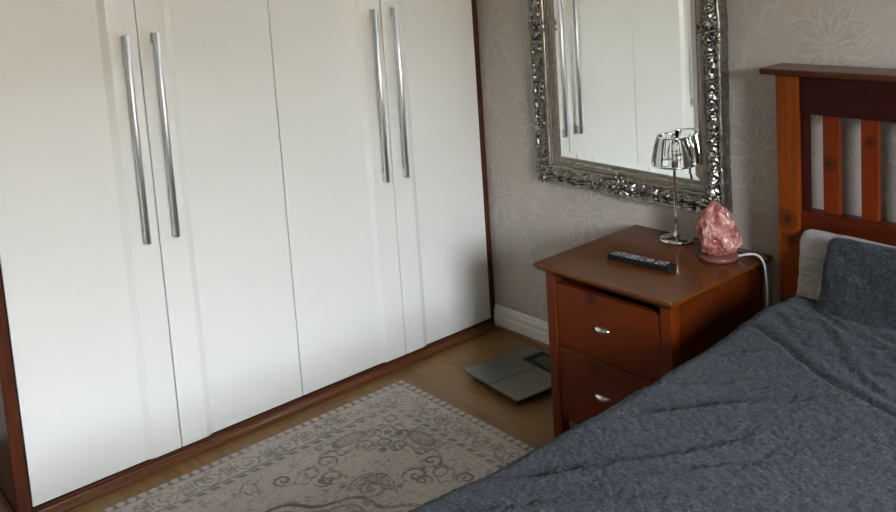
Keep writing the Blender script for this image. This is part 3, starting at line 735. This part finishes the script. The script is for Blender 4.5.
def densify(P):
    return [(p.x, p.y) for p in spline([(a, b_, 0) for a, b_ in P], 5)]
TOPZ, EX, ER = .574, 1.488, .075
def duvet_top(X, Y):
    z = np.full(X.shape, TOPZ)
    z += .016 * fbm2(X * 2.4 + 3, Y * 2.4 + 60, 41, 2) + .010 * np.clip((X - 1.6) / .6, 0, 1)
    z += .046 * np.exp(-np.clip(Y + .38, -9, 0) ** 2 / .13 ** 2) * np.clip((X - 1.46) / .10, 0, 1)      # rises over the lower pillow
    # folded-back upper layer: everything above this line lies one padded layer higher
    lay = densify([(1.40, -.60), (1.50, -.520), (1.565, -.485), (1.66, -.515), (1.745, -.555), (1.845, -.605), (1.958, -.645), (2.065, -.685), (2.3, -.75), (2.6, -.80)])
    d, s, t = polydist(X, Y, lay); ds = d * s
    lip = np.where(ds > 0, 1 - np.exp(-(ds / .014) ** 1.3), 0); inX = np.clip((X - 1.47) / .12, 0, 1)
    wob = 1 + .8 * fbm2(t * 14, t * 0 + 3, 15, 2)
    z += inX * (.003 * lip - .009 * wob * np.exp(-((ds + .001) / .006) ** 2) + .004 * np.exp(-((ds - .020) / .016) ** 2))
    for off, h in ((.062, .0045), (.110, .006), (.165, .007), (.225, .005)):          # bunched wrinkles of the turned-back layer
        o2 = off + .016 * np.sin(t * 19 + off * 60) + .010 * fbm2(t * 22, t * 0 + off * 40, 19, 2); q = (ds - o2) / .016
        z += inX * h * (q * np.exp(-q * q) * 1.9) * np.clip(.75 + 1.3 * fbm2(t * 11, t * 0 + off * 90, 23, 2), 0, 1.4)
    # long soft folds running from the near edge towards the headboard: one flank steep, the other slow
    for P, h, w in (([(1.50, -1.17), (1.575, -1.08), (1.624, -1.010), (1.748, -.842), (1.858, -.724), (1.93, -.66)], .017, .022),
                    ([(1.56, -1.44), (1.64, -1.345), (1.702, -1.262), (1.746, -1.183), (1.793, -1.106), (1.855, -.975)], .019, .020),
                    ([(1.50, -1.50), (1.600, -1.385), (1.675, -1.250), (1.719, -1.150)], .013, .018), ([(1.52, -1.57), (1.603, -1.465), (1.732, -1.303), (1.85, -1.14), (1.93, -1.06)], .014, .024),
                    ([(1.50, -1.74), (1.571, -1.630), (1.663, -1.476), (1.823, -1.299), (1.95, -1.16)], .017, .026), ([(1.62, -1.76), (1.78, -1.54), (1.95, -1.34), (2.05, -1.21)], .014, .028),
                    ([(1.80, -.86), (1.90, -.79), (1.98, -.77)], .008, .014), ([(1.549, -.690), (1.60, -.62), (1.655, -.575), (1.74, -.58)], .009, .014), ([(1.66, -.86), (1.74, -.76), (1.83, -.69)], .008, .014), ([(1.53, -.93), (1.62, -.83), (1.70, -.74)], .007, .018),
                    ([(1.9, -1.35), (2.1, -1.10), (2.3, -.95)], .009, .03), ([(2.0, -1.6), (2.25, -1.3), (2.5, -1.1)], .011, .03), ([(1.75, -1.9), (2.0, -1.62), (2.2, -1.45)], .012, .03)):
        d, s, t = polydist(X, Y, densify(P)); q = d * s / (w * 1.45)
        z += h * inX * (-.62 * q * np.exp(-q * q * np.where(q > 0, 1.0, .45)) - .06 * np.exp(-(q / .6) ** 2)) * np.sin(np.pi * np.clip(t * .92 + .04, 0, 1)) ** .7 * (1 + .5 * fbm2(t * 9, t * 0 + h * 900, 29, 2))
    al_ = X * .76 - Y * .645                                              # across the folds
    ac = X * .645 + Y * .76
    z += .0045 * fbm2(al_ * 17, ac * 3.0 + 9, 51, 2) * np.clip((2.3 - X) / .5, .25, 1)
    z += .0024 * fbm2(X * 75, Y * 75, 77, 2) + .0036 * fbm2(X * 150, Y * 150, 78, 1)
    return z
def duvet():
    # across: left hang, rounded edge, top, rounded edge, right hang
    hang = np.linspace(.20, TOPZ - ER, 26)[:-1]; th = np.linspace(math.pi, math.pi / 2, 34)
    xl = EX; xr = BX1 + .035
    cxs = np.concatenate([np.full(len(hang), xl), xl + ER + ER * np.cos(th)]); czs = np.concatenate([hang, TOPZ - ER + ER * np.sin(th)])
    tx = np.concatenate([np.arange(xl + ER + .0045, 2.45, .0045), np.arange(2.46, xr - ER, .02)])
    px = np.concatenate([cxs, tx, (xl + xr) - cxs[::-1]]); pz = np.concatenate([czs, np.full(len(tx), TOPZ), czs[::-1]])
    nx = np.concatenate([np.full(len(hang), -1.), np.cos(th), np.zeros(len(tx)), -np.cos(th)[::-1], np.full(len(hang), 1.)]); nz = np.concatenate([np.zeros(len(hang)), np.sin(th), np.ones(len(tx)), np.sin(th)[::-1], np.zeros(len(hang))])
    yy = np.concatenate([np.arange(-2.15, -1.75, .02), np.arange(-1.75, -.235, .0045)])
    PX, YY = np.meshgrid(px, yy, indexing='ij'); PZ = np.broadcast_to(pz[:, None], PX.shape); NX = np.broadcast_to(nx[:, None], PX.shape); NZ = np.broadcast_to(nz[:, None], PX.shape)
    disp = duvet_top(PX, YY) - TOPZ
    low = np.clip((TOPZ - PZ) / .3, 0, 1)
    disp = disp * np.clip(NZ, 0, 1) + (1 - np.clip(NZ, 0, 1)) * (.010 * np.sin(YY * 23 + 2 * np.sin(YY * 9)) * low + .006 * fbm2(YY * 12, PZ * 12, 90, 3))
    edge = np.exp(-np.abs(YY + .235) / .02) * .02 + np.exp(-np.abs(YY + 2.15) / .03) * .03
    # gentle waviness of the near edge as it lies beside the nightstand
    xo = np.interp(YY, [-1.9, -1.64, -1.4, -1.2, -.9, -.72, -.6, -.5, -.33, -.2], [0, 0, .022, .026, .024, .020, .022, .022, .038, .042]) * (PX < 1.9) * np.clip((1.9 - PX) / .35, 0, 1)
    V = np.stack([PX + NX * disp + xo, YY, PZ + NZ * disp - edge * NZ], -1)
    c = np.array([2.2, -1.2, .20]); return npmesh('duvet', V.reshape(-1, 3) - c, grid_faces(*PX.shape)[:, ::-1], True), c
me, c = duvet(); fix(me)
dv = tag(link('duvet', me, FLEECE, None, c), 'rumpled blue-grey fleece duvet spread over the bed', 'duvet')

# --- pillows
def pillow_mesh(name, w, h, t, seed, wr=.006, nu=110, nv=80, fuzz=.0):
    U, Vv = np.meshgrid(np.linspace(-1, 1, nu), np.linspace(-1, 1, nv), indexing='ij'); out = []
    for s in (1, -1):
        prof = np.clip((1 - np.abs(U) ** 3.2), 0, 1) ** .55 * np.clip((1 - np.abs(Vv) ** 3.2), 0, 1) ** .55
        pin = 1 - .055 * (1 - Vv ** 2) * 0 
        x = U * w / 2 * (1 - .05 * (1 - Vv ** 2) * np.abs(U)); y = Vv * h / 2 * (1 - .06 * (1 - U ** 2) * np.abs(Vv))
        cr = 1 - .055 * (np.abs(U) * np.abs(Vv)) ** 5 - .03 * (np.abs(U) * np.abs(Vv)) ** 14; x = x * cr + .006 * fbm2(Vv * 3, U * 0 + 2, seed + 8, 2) * np.abs(U) ** 6; y = y * cr + .007 * fbm2(U * 4, Vv * 0 + 5, seed + 9, 2) * np.abs(Vv) ** 6
        zz = s * (t / 2 * prof + (wr * fbm2(U * 4 + 7 * s, Vv * 3, seed, 3) + fuzz * fbm2(x * 80, y * 80, seed + 4, 2)) * np.clip(prof * 2, 0, 1))
        out.append(np.stack([x, y, zz], -1).reshape(-1, 3))
    F = grid_faces(nu, nv); V = np.concatenate(out); Fa = np.concatenate([F, F[:, ::-1] + len(out[0])])
    me = npmesh(name, V, Fa, True); bm = bmesh.new(); bm.from_mesh(me); bmesh.ops.remove_doubles(bm, verts=bm.verts, dist=1e-5); bmesh.ops.recalc_face_normals(bm, faces=bm.faces); bm.to_mesh(me); bm.free(); return me
greyc, nt, b = mat('taupe_grey_cotton')
L(nt, mixc(nt, noise(nt, coords(nt), 14, 4), (.33, .305, .295), (.42, .395, .385)), b.inputs['Base Color']); setp(b, rough=.85, spec=.2, sheen=.1)
bump(nt, b, noise(nt, coords(nt, (1, 2.2, 1)), 13, 4, .6, .8), .6, .012)
def pillow(name, me, M, cx, cy, cz, lean, yaw, roll, label):
    o = link(name, me, M, None, (cx, cy, cz))
    o.rotation_euler = (Matrix.Rotation(yaw, 3, 'Z') @ Matrix.Rotation(lean, 3, 'X') @ Matrix.Rotation(roll, 3, 'Z')).to_euler(); return tag(o, label, 'pillow')
pillow('pillow', pillow_mesh('pillow', .64, .31, .085, 61, .026), greyc, 1.860, -.184, .642, math.radians(76), 0, math.radians(0), 'grey-taupe cotton pillow leaning on the wooden headboard')
pillow('pillow', pillow_mesh('pillow', .64, .32, .10, 67, .018, fuzz=.005), FLEECE, 1.988, -.296, .670, math.radians(64), 0, math.radians(0), 'blue-grey fleece pillow propped in front of the taupe one')
